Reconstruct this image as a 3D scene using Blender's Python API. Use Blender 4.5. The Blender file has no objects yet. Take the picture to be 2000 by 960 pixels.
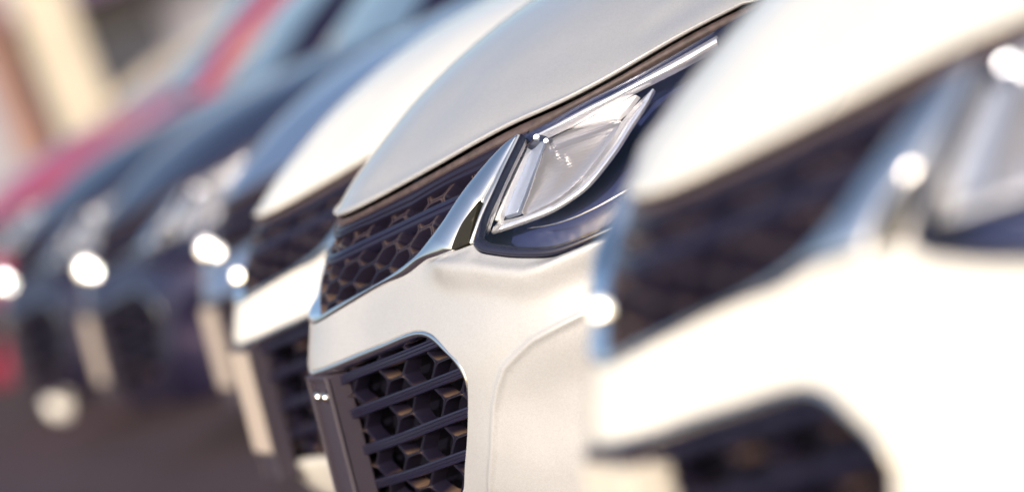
import bpy, math, random
import numpy as np
from mathutils import Vector, Matrix
from mathutils.geometry import delaunay_2d_cdt
R = math.radians
random.seed(7)
scene = bpy.context.scene
COL = scene.collection

# ---------------------------------------------------------------- camera, sky, sun, exposure
cam_data = bpy.data.cameras.new('camera')
cam = bpy.data.objects.new('camera', cam_data); COL.objects.link(cam)
cam_data.sensor_width = 36; cam_data.lens = 124.07
cam_data.clip_start = 0.05; cam_data.clip_end = 3000
# columns: camera right, camera up, camera back, in world axes
RW = [[0.9206024, 0.3572766, 0.1576219], [-0.1715287, 0.0073564, 0.9851517], [-0.3508121, 0.9339697, -0.0680556]]
cam.matrix_world = Matrix((
    (RW[0][0], RW[0][1], -RW[0][2], 0.0),
    (RW[1][0], RW[1][1], -RW[1][2], 0.0),
    (RW[2][0], RW[2][1], -RW[2][2], 1.2159),
    (0, 0, 0, 1)))
cam_data.dof.use_dof = True
cam_data.dof.focus_distance = 6.50
cam_data.dof.aperture_fstop = 1.15
cam_data.dof.aperture_blades = 9
cam_data.dof.aperture_rotation = R(12)
scene.camera = cam

SUN_EL, SUN_AZ = 20.0, 226.0      # azimuth counter-clockwise from +X of the direction towards the sun
world = bpy.data.worlds.new('World'); scene.world = world
world.use_nodes = True
wn = world.node_tree
bg = wn.nodes['Background']
sky = wn.nodes.new('ShaderNodeTexSky')
sky.sky_type = 'NISHITA'; sky.sun_disc = False
sky.sun_elevation = R(SUN_EL); sky.sun_rotation = R(90.0 - SUN_AZ)
sky.air_density = 1.0; sky.dust_density = 4.0; sky.ozone_density = 1.3
wn.links.new(sky.outputs[0], bg.inputs[0]); bg.inputs[1].default_value = 0.15
sl = bpy.data.lights.new('sun', 'SUN'); sl.energy = 2.3; sl.angle = R(0.53); sl.color = (1.0, 0.92, 0.82)
so = bpy.data.objects.new('sun', sl); COL.objects.link(so)
sd = Vector((math.cos(R(SUN_EL)) * math.cos(R(SUN_AZ)), math.cos(R(SUN_EL)) * math.sin(R(SUN_AZ)), math.sin(R(SUN_EL))))
so.rotation_euler = sd.to_track_quat('Z', 'Y').to_euler(); so.location = (-4, -4, 8)
scene.view_settings.view_transform = 'Standard'; scene.view_settings.look = 'None'
scene.view_settings.exposure = 0.55; scene.view_settings.gamma = 1.0
scene.render.engine = 'CYCLES'
scene.cycles.use_denoising = True
scene.cycles.max_bounces = 10; scene.cycles.transparent_max_bounces = 12
scene.cycles.glossy_bounces = 5; scene.cycles.transmission_bounces = 6
scene.cycles.sample_clamp_indirect = 6.0

# ---------------------------------------------------------------- materials
def mat(name, col, rough=0.5, metal=0.0, coat=0.0, spec=0.5, grain=None, bump=None):
    m = bpy.data.materials.new(name); m.use_nodes = True
    nt = m.node_tree; b = nt.nodes['Principled BSDF']
    b.inputs['Base Color'].default_value = (*col, 1); b.inputs['Roughness'].default_value = rough
    b.inputs['Metallic'].default_value = metal; b.inputs['Coat Weight'].default_value = coat
    b.inputs['Coat Roughness'].default_value = 0.04
    b.inputs['Specular IOR Level'].default_value = spec
    tc = None
    if grain or bump:
        tc = nt.nodes.new('ShaderNodeTexCoord')
    if grain:     # (scale, amount)
        n = nt.nodes.new('ShaderNodeTexNoise'); n.inputs['Scale'].default_value = grain[0]; n.inputs['Detail'].default_value = 3
        nt.links.new(tc.outputs['Object'], n.inputs['Vector'])
        r = nt.nodes.new('ShaderNodeMapRange'); r.inputs[1].default_value = 0.3; r.inputs[2].default_value = 0.7
        r.inputs[3].default_value = 1 - grain[1]; r.inputs[4].default_value = 1 + grain[1]
        nt.links.new(n.outputs['Fac'], r.inputs[0])
        v = nt.nodes.new('ShaderNodeVectorMath'); v.operation = 'SCALE'; v.inputs[0].default_value = col
        nt.links.new(r.outputs[0], v.inputs['Scale']); nt.links.new(v.outputs[0], b.inputs['Base Color'])
    if bump:      # (scale, distance)
        n = nt.nodes.new('ShaderNodeTexNoise'); n.inputs['Scale'].default_value = bump[0]; n.inputs['Detail'].default_value = 2
        nt.links.new(tc.outputs['Object'], n.inputs['Vector'])
        bp = nt.nodes.new('ShaderNodeBump'); bp.inputs['Distance'].default_value = bump[1]; bp.inputs['Strength'].default_value = 1
        nt.links.new(n.outputs['Fac'], bp.inputs['Height']); nt.links.new(bp.outputs[0], b.inputs['Normal'])
    return m

def paint(name, col, flake=0.0, rough=0.35, metal=0.0, dust=0.05):
    """car paint: base coat with fine flakes, clear coat, faint dust film"""
    m = mat(name, col, rough=rough, metal=metal, coat=1.0, spec=0.2)
    nt = m.node_tree; b = nt.nodes['Principled BSDF']
    tc = nt.nodes.new('ShaderNodeTexCoord')
    vo = nt.nodes.new('ShaderNodeTexVoronoi'); vo.inputs['Scale'].default_value = 650
    nt.links.new(tc.outputs['Object'], vo.inputs['Vector'])
    sp = nt.nodes.new('ShaderNodeSeparateColor'); nt.links.new(vo.outputs['Color'], sp.inputs[0])
    r = nt.nodes.new('ShaderNodeMapRange'); r.inputs[3].default_value = 1 - flake; r.inputs[4].default_value = 1 + flake
    nt.links.new(sp.outputs[0], r.inputs[0])
    n = nt.nodes.new('ShaderNodeTexNoise'); n.inputs['Scale'].default_value = 9; n.inputs['Detail'].default_value = 6
    nt.links.new(tc.outputs['Object'], n.inputs['Vector'])
    r2 = nt.nodes.new('ShaderNodeMapRange'); r2.inputs[1].default_value = .3; r2.inputs[2].default_value = .7
    r2.inputs[3].default_value = 1 - dust; r2.inputs[4].default_value = 1.0
    nt.links.new(n.outputs['Fac'], r2.inputs[0])
    mu = nt.nodes.new('ShaderNodeMath'); mu.operation = 'MULTIPLY'
    nt.links.new(r.outputs[0], mu.inputs[0]); nt.links.new(r2.outputs[0], mu.inputs[1])
    v = nt.nodes.new('ShaderNodeVectorMath'); v.operation = 'SCALE'; v.inputs[0].default_value = col
    nt.links.new(mu.outputs[0], v.inputs['Scale']); nt.links.new(v.outputs[0], b.inputs['Base Color'])
    r3 = nt.nodes.new('ShaderNodeMapRange'); r3.inputs[1].default_value = .35; r3.inputs[2].default_value = .75
    r3.inputs[3].default_value = 0.03; r3.inputs[4].default_value = 0.12
    nt.links.new(n.outputs['Fac'], r3.inputs[0]); nt.links.new(r3.outputs[0], b.inputs['Coat Roughness'])
    return m

def clear_glass(name, tint=(0.95, 0.96, 1.0), rough=0.01, refl=1.0):
    m = bpy.data.materials.new(name); m.use_nodes = True; nt = m.node_tree
    nt.nodes.remove(nt.nodes['Principled BSDF']); out = nt.nodes['Material Output']
    t = nt.nodes.new('ShaderNodeBsdfTransparent'); t.inputs[0].default_value = (*tint, 1)
    g = nt.nodes.new('ShaderNodeBsdfGlossy'); g.inputs['Roughness'].default_value = rough
    f = nt.nodes.new('ShaderNodeFresnel'); f.inputs[0].default_value = 1.5
    mu = nt.nodes.new('ShaderNodeMath'); mu.operation = 'MULTIPLY'; mu.inputs[1].default_value = refl
    mx = nt.nodes.new('ShaderNodeMixShader')
    nt.links.new(f.outputs[0], mu.inputs[0]); nt.links.new(mu.outputs[0], mx.inputs[0])
    nt.links.new(t.outputs[0], mx.inputs[1]); nt.links.new(g.outputs[0], mx.inputs[2])
    nt.links.new(mx.outputs[0], out.inputs[0])
    return m

M = {
 'plastic': mat('grille_plastic', (0.011, 0.009, 0.022), 0.34, spec=0.5, bump=(900, 0.0002)),
 'plastic_back': mat('black_backing', (0.004, 0.0035, 0.009), 0.9, spec=0.1),
 'bar': mat('gloss_black_bar', (0.012, 0.011, 0.030), 0.28, spec=0.4),
 'bracket': mat('textured_black_plastic', (0.032, 0.024, 0.040), 0.5, bump=(1400, 0.0004)),
 'rubber': mat('seal_rubber', (0.06, 0.042, 0.044), 0.6, grain=(60, .35)),
 'chrome': mat('chrome', (0.96, 0.95, 0.95), 0.14, 1.0),
 'satin': mat('satin_chrome', (0.80, 0.76, 0.72), 0.28, 1.0),
 'lamp_dark': mat('lamp_housing_navy', (0.034, 0.045, 0.12), 0.22, spec=0.8),
 'lamp_black': mat('lamp_gasket_black', (0.015, 0.016, 0.035), 0.2),
 'mirror': mat('glint_mirror', (0.82, 0.86, 0.93), 0.08, 1.0),
 'lamp_white': mat('lamp_fluted_optic', (0.90, 0.89, 0.87), 0.2, 0.1, coat=.6),
 'lamp_bright': mat('lamp_bright_metal', (0.92, 0.92, 0.95), 0.22, 0.75),
 'reflector_pale': mat('pale_blue_reflector', (0.50, 0.57, 0.72), 0.25, 0.4, coat=.8),  # pale blue imitates the sky mirrored in the reflector
 'inset': mat('inset_black', (0.022, 0.020, 0.014), 0.45, spec=0.2),
 'lamp_clear': mat('lamp_clear_optic', (0.50, 0.49, 0.50), 0.14, 0.6, coat=1.0),
 'amber': mat('amber_lens', (0.8, 0.30, 0.04), 0.2, coat=1.0),
 'glass': clear_glass('lamp_cover_glass', refl=1.0),
 'window': mat('tinted_window', (0.03, 0.033, 0.045), 0.03, spec=1.0, coat=1.0),
 'tyre': mat('tyre_rubber', (0.03, 0.028, 0.03), 0.75, grain=(30, .3)),
 'rim': mat('wheel_alloy', (0.6, 0.6, 0.62), 0.25, 1.0),
 'steel': mat('zinc_screw', (0.85, 0.83, 0.78), 0.16, 1.0),
}

# fine horizontal flutes moulded into the clear optic
nt_ = M['lamp_clear'].node_tree; wv = nt_.nodes.new('ShaderNodeTexWave'); wv.bands_direction = 'Z'; wv.inputs['Scale'].default_value = 62
tc_ = nt_.nodes.new('ShaderNodeTexCoord'); nt_.links.new(tc_.outputs['Object'], wv.inputs['Vector'])
bp_ = nt_.nodes.new('ShaderNodeBump'); bp_.inputs['Distance'].default_value = .0012; bp_.inputs['Strength'].default_value = .12
nt_.links.new(wv.outputs['Fac'], bp_.inputs['Height']); nt_.links.new(bp_.outputs[0], nt_.nodes['Principled BSDF'].inputs['Normal'])

# tan painted on the upward ledges of the grille mouldings, standing in for sunlight
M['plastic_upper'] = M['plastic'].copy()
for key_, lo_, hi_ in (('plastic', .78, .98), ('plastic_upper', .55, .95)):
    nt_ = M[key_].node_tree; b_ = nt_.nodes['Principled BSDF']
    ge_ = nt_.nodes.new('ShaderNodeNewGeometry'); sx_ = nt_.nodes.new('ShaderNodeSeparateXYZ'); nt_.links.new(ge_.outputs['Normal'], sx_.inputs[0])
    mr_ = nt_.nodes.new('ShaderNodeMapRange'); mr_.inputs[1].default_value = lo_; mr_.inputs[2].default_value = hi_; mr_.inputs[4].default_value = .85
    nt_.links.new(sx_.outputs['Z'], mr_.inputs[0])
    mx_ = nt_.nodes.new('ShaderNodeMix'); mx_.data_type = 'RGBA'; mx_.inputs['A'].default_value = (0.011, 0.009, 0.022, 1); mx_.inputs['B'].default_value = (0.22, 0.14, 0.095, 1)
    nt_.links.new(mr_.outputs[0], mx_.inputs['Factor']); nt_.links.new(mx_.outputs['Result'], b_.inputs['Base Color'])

# ---------------------------------------------------------------- body surface of the nose
def spl_mat(x):
    n=len(x);A=np.zeros((n,n));B=np.zeros((n,n));h=np.diff(x);A[0,0]=A[-1,-1]=1
    for i in range(1,n-1):
        A[i,i-1]=h[i-1];A[i,i]=2*(h[i-1]+h[i]);A[i,i+1]=h[i]
        B[i,i-1]=6/h[i-1];B[i,i]=-6/h[i-1]-6/h[i];B[i,i+1]=6/h[i]
    return np.linalg.solve(A,B)
class Spl:
    def __init__(s,x,y):
        s.x=np.array(x,float);s.y=np.array(y,float);s.m=spl_mat(s.x)@s.y
    def __call__(s,t):
        t=np.clip(np.asarray(t,float),s.x[0],s.x[-1]);i=np.clip(np.searchsorted(s.x,t)-1,0,len(s.x)-2)
        h=s.x[i+1]-s.x[i];a=(s.x[i+1]-t)/h;b=(t-s.x[i])/h
        if s.y.ndim>1: a=a[...,None];b=b[...,None];h=h[...,None]
        return a*s.y[i]+b*s.y[i+1]+((a**3-a)*s.m[i]+(b**3-b)*s.m[i+1])*h*h/6
BASE=np.array([(-.034,-.4),(-.065,-.2),(-.105,-.1),(-.12,0),(-.105,.1),(-.065,.2),(-.034,.3),(-.004,.4),(.030,.5),(.074,.61),(.125,.69),(.182,.76),(.25,.82),(.34,.87),(.46,.905),(.62,.925),(.8,.932),(1.2,.938),(1.8,.94),(2.6,.94),(3.4,.938),(4.0,.92),(4.35,.88),(4.55,.8),(4.66,.66),(4.71,.4),(4.72,0)])
_d=np.r_[0,np.cumsum(np.hypot(*np.diff(BASE,axis=0).T))];S_=_d-_d[3]
_bu=Spl(S_,BASE[:,0]);_bv=Spl(S_,BASE[:,1])
ZL=np.array([.18,.25,.38,.52,.65,.74,.80,.87,.95,1.05,1.15])
VN=['-.4','-.2','-.1']
VT=[0,.2,.4,.5,.61,.69,.76,.82,.87,.905]
DU=np.array([
[.10,.09,.06,.04,.03,.03,.03,.02,.01,0],
[.05,.03,.0,-.01,-.01,-.01,.0,.0,.0,0],
[-.0,-.03,-.035,-.035,-.035,-.03,-.025,-.02,-.01,0],
[-.01,-.015,-.02,-.02,-.02,-.015,-.013,-.01,0,0],
[0]*10,
[.040,.039,.036,.035,.037,.036,.033,.03,.02,0],
[.064,.064,.062,.06,.065,.068,.065,.06,.04,0],
[.118,.116,.118,.12,.135,.145,.15,.145,.11,.04],
[.20,.19,.20,.22,.24,.255,.27,.285,.25,.12],
[.30,.30,.315,.33,.36,.39,.42,.45,.45,.33],
[.36,.39,.43,.45,.48,.52,.56,.6,.62,.5]])
_sv=[S_[int(np.argmin(abs(BASE[3:15,1]-v)))+3] for v in VT]
# table nodes along s: symmetric ghost at -s, then 0 on the side
_ns=np.array([-_sv[2],-_sv[1]]+_sv+[S_[15],S_[16],S_[17],S_[-1]])
_nt=np.concatenate([DU[:,[2,1]],DU,np.zeros((len(ZL),4))],axis=1)
_nt[8,12:14]=[.03,0];_nt[9,12:14]=[.2,.06];_nt[10,12:14]=[.34,.15]
_st=Spl(_ns,_nt.T)
_mz=spl_mat(ZL)
DVZ=Spl([.18,.3,.5,.7,.85,.95,1.02,1.08,1.15],[-.05,-.02,-.004,0,-.006,-.02,-.045,-.085,-.15])
def S(s,z):
    s=np.asarray(s,float);z=np.asarray(z,float)
    y=_st(s);m=y@_mz.T
    t=np.clip(z,ZL[0],ZL[-1]);i=np.clip(np.searchsorted(ZL,t)-1,0,len(ZL)-2);h=ZL[i+1]-ZL[i];a=(ZL[i+1]-t)/h;b=(t-ZL[i])/h
    g=lambda M,k: np.take_along_axis(M,k[...,None],-1)[...,0]
    du=a*g(y,i)+b*g(y,i+1)+((a**3-a)*g(m,i)+(b**3-b)*g(m,i+1))*h*h/6
    f=np.clip((s-.75)/.45,0,1);f=f*f*(3-2*f)
    fr=np.clip((s-4.9)/.5,0,1);
    return np.stack([_bu(s)+du-fr*.12*np.clip(z-.8,0,1),_bv(s)+f*DVZ(z),z],-1)
def N(s,z,e=2e-3):
    a=S(s+e,z)-S(s-e,z);b=S(s,z+e)-S(s,z-e);n=np.cross(b,a);n/=np.linalg.norm(n,axis=-1,keepdims=True)
    return n  # pointing outward (forward/-u)

D={'wing_in': [(0.0, 0.7383), (0.089, 0.752), (0.1685, 0.7637), (0.2459, 0.7734), (0.3322, 0.7855), (0.4032, 0.7992), (0.448, 0.8137), (0.4832, 0.8347), (0.5079, 0.8577), (0.5212, 0.8889), (0.5346, 0.9138), (0.5505, 0.9353), (0.572, 0.9525), (0.5935, 0.96)],
'wing_out': [(0.0, 0.728), (0.089, 0.7379), (0.2054, 0.756), (0.3336, 0.772), (0.4179, 0.7812), (0.476, 0.794), (0.549, 0.7978), (0.5712, 0.8023), (0.5829, 0.8372), (0.5899, 0.8678), (0.5961, 0.871), (0.5972, 0.9029), (0.595, 0.9268), (0.5926, 0.9546)],
'inset': [(0.5979, 0.8693), (0.5794, 0.8414), (0.5705, 0.804), (0.6202, 0.807), (0.6144, 0.8338), (0.6066, 0.8553)],
'strip_l': [(0.5952, 0.9583), (0.6001, 0.9226), (0.6114, 0.8849), (0.617, 0.8514), (0.6222, 0.8251), (0.6202, 0.807)],
'strip_r': [(0.6041, 0.956), (0.6129, 0.9185), (0.6244, 0.8814), (0.6302, 0.8457), (0.6327, 0.8219), (0.6318, 0.8035)],
'LB': [(0.634, 0.8016), (0.6516, 0.7904), (0.6808, 0.78), (0.7419, 0.7629), (0.7942, 0.7515), (0.8425, 0.7431), (0.893, 0.7424), (0.9422, 0.7456), (1.0101, 0.7542)],
'LT': [(0.6055, 0.9571), (0.6671, 0.9666), (0.7091, 0.9757), (0.7665, 0.9844), (0.8201, 0.9932), (0.8726, 1.0052), (0.9206, 1.0181)],
'LI': [(0.6055, 0.9571), (0.6148, 0.9168), (0.6262, 0.8797), (0.6317, 0.844), (0.6339, 0.8202), (0.634, 0.8016)],
'HE': [(0.0, 0.9119), (0.0115, 0.9144), (0.2188, 0.9312), (0.4145, 0.9577), (0.5567, 0.98), (0.6504, 0.9873), (0.7575, 1.0043), (0.8521, 1.0281), (0.9586, 1.0436)],
'seal': [(0.0187, 0.8992), (0.1632, 0.9089), (0.3099, 0.9234), (0.4302, 0.942), (0.5164, 0.9534), (0.5935, 0.96)],
'LG': [(0.0, 0.6489), (0.0997, 0.6563), (0.2137, 0.6669), (0.3402, 0.6761), (0.4221, 0.6826), (0.4706, 0.6792), (0.5169, 0.6625), (0.5652, 0.6258), (0.5959, 0.5975), (0.6012, 0.5737), (0.589, 0.5363), (0.5661, 0.4902), (0.5457, 0.4534), (0.5152, 0.4069), (0.4874, 0.369)],
'LGtrim': [(0.0122, 0.6332), (0.097, 0.6392), (0.2127, 0.6493), (0.3401, 0.6606), (0.4123, 0.6674), (0.4514, 0.6678), (0.4886, 0.6584), (0.5339, 0.6313), (0.5744, 0.6002), (0.5904, 0.58), (0.588, 0.556), (0.5763, 0.528)],
'CR': [(0.9266, 0.6316), (0.8559, 0.6214), (0.7838, 0.6095), (0.7346, 0.5893), (0.7046, 0.5747), (0.6757, 0.5419), (0.6539, 0.5075), (0.6239, 0.4354), (0.5786, 0.3611)],
'SH': [(0.5335, 0.788), (0.6026, 0.7714), (0.6623, 0.7596), (0.7236, 0.7419), (0.7825, 0.7275), (0.8193, 0.7263), (0.8653, 0.7316), (0.9528, 0.7384)],
'ribs': [(0.58, 0.9515), (0.5916, 0.9496), (0.6083, 0.9051), (0.6253, 0.8662), (0.6361, 0.8239), (0.6159, 0.8305), (0.604, 0.8712), (0.5862, 0.9154)],
'tan': [(0.5858, 0.9568), (0.5972, 0.9563), (0.6153, 0.9089), (0.6313, 0.8701), (0.6408, 0.848), (0.628, 0.8487), (0.6141, 0.8788), (0.6001, 0.9149)],
'mirror': [(0.5774, 0.9633), (0.6232, 0.9631), (0.6327, 0.9402), (0.6475, 0.9107), (0.6619, 0.8806), (0.6707, 0.8567), (0.6217, 0.8566), (0.609, 0.881), (0.5919, 0.9205)],
'lens': [(0.6288, 0.9628), (0.6632, 0.967), (0.7167, 0.9641), (0.7823, 0.9575), (0.7899, 0.9371), (0.786, 0.9133), (0.7792, 0.8938), (0.7606, 0.8734), (0.7268, 0.8605), (0.6799, 0.855), (0.6703, 0.8797), (0.6539, 0.9095), (0.6376, 0.9393)],
'white': [(0.6468, 0.9644), (0.6788, 0.9728), (0.7161, 0.9797), (0.7548, 0.9825), (0.8066, 0.9789), (0.8052, 0.9684), (0.8006, 0.9599), (0.7911, 0.955), (0.7214, 0.9627), (0.6685, 0.9656)],
'swoosh_in': [(0.6408, 0.8465), (0.7014, 0.8427), (0.7509, 0.8478), (0.7897, 0.8599), (0.809, 0.8793), (0.8153, 0.8987), (0.8188, 0.9229), (0.8155, 0.9433), (0.8192, 0.9532), (0.8259, 0.963), (0.834, 0.9711), (0.8394, 0.976)],
'swoosh_out': [(0.6292, 0.8216), (0.6836, 0.823), (0.7441, 0.8254), (0.7926, 0.8298), (0.8281, 0.8386), (0.854, 0.8499), (0.8657, 0.8744), (0.8687, 0.8945), (0.8671, 0.9133), (0.8656, 0.932), (0.862, 0.9475), (0.8498, 0.9722)],
'brow': [(0.6032, 0.9472), (0.6094, 0.9584), (0.6507, 0.9644), (0.6874, 0.971), (0.7282, 0.9781), (0.7688, 0.9834), (0.8211, 0.9938), (0.8683, 1.0046), (0.9181, 1.0166), (0.9334, 1.0018), (0.8825, 0.9895), (0.82, 0.9807), (0.76, 0.9717), (0.7236, 0.9665), (0.6865, 0.9604), (0.6446, 0.956)],
'seam': [(0.7371, 0.8148), (0.789, 0.8095), (0.8418, 0.8069), (0.8887, 0.8093), (0.928, 0.814), (0.9798, 0.8232)],
'brk_l': [(0.0776, 0.6335), (0.0, 0.411)]}

# ---------------------------------------------------------------- scene graph helpers
def link(o, parent=None):
    COL.objects.link(o)
    if parent is not None: o.parent = parent
    return o
def tag(o, label=None, cat=None, group=None, kind=None):
    for k, v in (('label', label), ('category', cat), ('group', group), ('kind', kind)):
        if v: o[k] = v
    return o
def empty(name, loc=(0, 0, 0), rz=0.0):
    o = bpy.data.objects.new(name, None); o.location = loc; o.rotation_euler = (0, 0, rz); o.empty_display_size = .3
    return link(o)

class MB:
    """collects vertices (with normals where known) and faces and links ONE mesh object"""
    def __init__(s): s.v = []; s.n = []; s.f = []
    def add(s, V, F, Nn=None):
        b = len(s.v); V = np.asarray(V, float)
        s.v += V.tolist(); s.n += (np.asarray(Nn, float).tolist() if Nn is not None else [None] * len(V))
        s.f += [tuple(b + i for i in f) for f in F]
        return s
    def mirror(s):
        b = len(s.v)
        s.v += [[x, -y, z] for x, y, z in s.v[:b]]
        s.n += [None if n is None else [n[0], -n[1], n[2]] for n in s.n[:b]]
        s.f += [tuple(b + i for i in reversed(f)) for f in s.f[:]]
        return s
    def box(s, c, d, rot=None, bev=0.0):
        c = np.array(c, float); hx, hy, hz = np.array(d, float) / 2
        if bev <= 0:
            P = np.array([[x, y, z] for x in (-hx, hx) for y in (-hy, hy) for z in (-hz, hz)])
            F = [(0, 1, 3, 2), (4, 6, 7, 5), (0, 4, 5, 1), (2, 3, 7, 6), (0, 2, 6, 4), (1, 5, 7, 3)]
        else:
            P = []; h = np.array([hx, hy, hz]); idx = {}
            for sx in (-1, 1):
                for sy in (-1, 1):
                    for sz in (-1, 1):
                        for a in range(3):
                            q = np.array([sx, sy, sz]) * (h - bev); q[a] = (sx, sy, sz)[a] * h[a]
                            idx[(sx, sy, sz, a)] = len(P); P.append(q)
            F = []
            for a in range(3):
                o = [i for i in range(3) if i != a]
                for s_ in (-1, 1):
                    q = []
                    for p1, p2 in ((-1, -1), (1, -1), (1, 1), (-1, 1)):
                        k = [0, 0, 0]; k[a] = s_; k[o[0]] = p1; k[o[1]] = p2; q.append(idx[(*k, a)])
                    F.append(tuple(q))
                for p1 in (-1, 1):
                    for p2 in (-1, 1):
                        k = [0, 0, 0]; k[o[0]] = p1; k[o[1]] = p2
                        k1 = list(k); k1[a] = -1; k2 = list(k); k2[a] = 1
                        F.append((idx[(*k1, o[0])], idx[(*k1, o[1])], idx[(*k2, o[1])], idx[(*k2, o[0])]))
            for sx in (-1, 1):
                for sy in (-1, 1):
                    for sz in (-1, 1): F.append(tuple(idx[(sx, sy, sz, a)] for a in range(3)))
            P = np.array(P)
            G = []
            for f in F:      # orient outwards
                q = P[list(f)]; nn = np.cross(q[1] - q[0], q[2] - q[0])
                G.append(f if nn @ q.mean(0) > 0 else tuple(reversed(f)))
            F = G
        if rot is not None: P = P @ np.array(rot).T
        return s.add(P + c, F)
    def tube(s, pts, r, n=8, caps=True):
        pts = [np.array(p, float) for p in pts]; rr = r if hasattr(r, '__len__') else [r] * len(pts)
        V = []; F = []; up = np.array([0, 0, 1.0])
        for i, p in enumerate(pts):
            t = pts[min(i + 1, len(pts) - 1)] - pts[max(i - 1, 0)]; t /= np.linalg.norm(t) + 1e-9
            a = np.cross(t, up)
            if np.linalg.norm(a) < 1e-3: a = np.cross(t, [1.0, 0, 0])
            a /= np.linalg.norm(a); b = np.cross(t, a)
            for k in range(n):
                an = 2 * math.pi * k / n; V.append(p + rr[i] * (a * math.cos(an) + b * math.sin(an)))
        for i in range(len(pts) - 1):
            for k in range(n):
                F.append((i * n + k, (i + 1) * n + k, (i + 1) * n + (k + 1) % n, i * n + (k + 1) % n))
        if caps:
            F.append(tuple(range(n))); F.append(tuple(reversed(range((len(pts) - 1) * n, len(pts) * n))))
        return s.add(V, F)
    def lathe(s, prof, c, axis='y', n=32):
        V = []; F = []; m = len(prof)
        for k in range(n):
            a = 2 * math.pi * k / n
            for r, h in prof:
                q = (r * math.cos(a), h, r * math.sin(a)) if axis == 'y' else ((h, r * math.cos(a), r * math.sin(a)) if axis == 'x' else (r * math.cos(a), r * math.sin(a), h))
                V.append(np.array(c) + q)
        for k in range(n):
            for j in range(m - 1):
                F.append((k * m + j, ((k + 1) % n) * m + j, ((k + 1) % n) * m + j + 1, k * m + j + 1))
        return s.add(V, F)
    def build(s, name, material, parent=None, smooth=None, loc=None):
        me = bpy.data.meshes.new(name); me.from_pydata(s.v, [], s.f)
        have = [n is not None for n in s.n]
        if smooth is None: smooth = all(have) and len(have) > 0
        me.materials.append(material)
        if smooth:
            me.polygons.foreach_set('use_smooth', [True] * len(me.polygons))
            if all(have) and have:
                me.update()
                me.normals_split_custom_set_from_vertices([Vector(n).normalized() for n in s.n])
        me.validate(clean_customdata=False); me.update()
        o = bpy.data.objects.new(name, me)
        if loc is not None: o.location = loc
        return link(o, parent)

def auto_smooth(o, ang=35):
    me = o.data
    import bmesh
    b = bmesh.new(); b.from_mesh(me)
    for f in b.faces: f.smooth = True
    for e in b.edges:
        if len(e.link_faces) == 2 and e.calc_face_angle(0) > R(ang): e.smooth = False
    b.to_mesh(me); b.free()
    return o

# ---------------------------------------------------------------- domain tools: everything on the nose is laid out in (s, z) on the body surface
def inside(P, poly):
    P = np.asarray(P); x, y = P[:, 0], P[:, 1]; c = np.zeros(len(P), bool); q = np.asarray(poly); j = len(q) - 1
    for i in range(len(q)):
        xi, yi = q[i]; xj, yj = q[j]
        m = ((yi > y) != (yj > y)) & (x < (xj - xi) * (y - yi) / (yj - yi + 1e-15) + xi); c ^= m; j = i
    return c
def dist_poly(P, poly, closed=True):
    P = np.asarray(P, float); q = np.asarray(poly, float); d = np.full(len(P), 1e9)
    for i in range(len(q) if closed else len(q) - 1):
        a = q[i]; b = q[(i + 1) % len(q)]; ab = b - a; t = np.clip(((P - a) @ ab) / (ab @ ab + 1e-12), 0, 1)
        d = np.minimum(d, np.linalg.norm(P - a - t[:, None] * ab, axis=1))
    return d
def dens(poly, step, closed=False, smooth=True):
    """resample a polyline with a smooth interpolating curve"""
    q = np.asarray(poly, float)
    if closed: q = np.vstack([q, q[:1]])
    t = np.r_[0, np.cumsum(np.linalg.norm(np.diff(q, axis=0), axis=1))]
    n = max(2, int(t[-1] / step) + 1); u = np.linspace(0, t[-1], n)
    if smooth and len(q) > 2:
        r = Spl(t, q)(u)
    else:
        r = np.stack([np.interp(u, t, q[:, 0]), np.interp(u, t, q[:, 1])], -1)
    return r[:-1] if closed else r
def chain(*ls):
    out = []
    for l in ls:
        for p in l:
            if not out or math.hypot(out[-1][0] - p[0], out[-1][1] - p[1]) > 1e-4: out.append((float(p[0]), float(p[1])))
    if math.hypot(out[-1][0] - out[0][0], out[-1][1] - out[0][1]) < 1e-4: out.pop()
    return np.array(out)
def smooth01(x): x = np.clip(x, 0, 1); return x * x * (3 - 2 * x)

def surf(off=None):
    """P(s,z) on the body surface, off(s,z) metres outwards"""
    def P(q):
        q = np.asarray(q, float); s, z = q[:, 0], q[:, 1]
        p = S(s, z)
        if off is not None:
            o = off(s, z) if callable(off) else off
            p = p + N(s, z) * (np.asarray(o)[..., None] if np.ndim(o) else o)
        return p
    return P
def pnormal(P, q, e=1.5e-3):
    q = np.asarray(q, float); ds = np.array([e, 0]); dz = np.array([0, e])
    a = P(q + ds) - P(q - ds); b = P(q + dz) - P(q - dz); n = np.cross(b, a)
    return n / (np.linalg.norm(n, axis=1, keepdims=True) + 1e-12)

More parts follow.
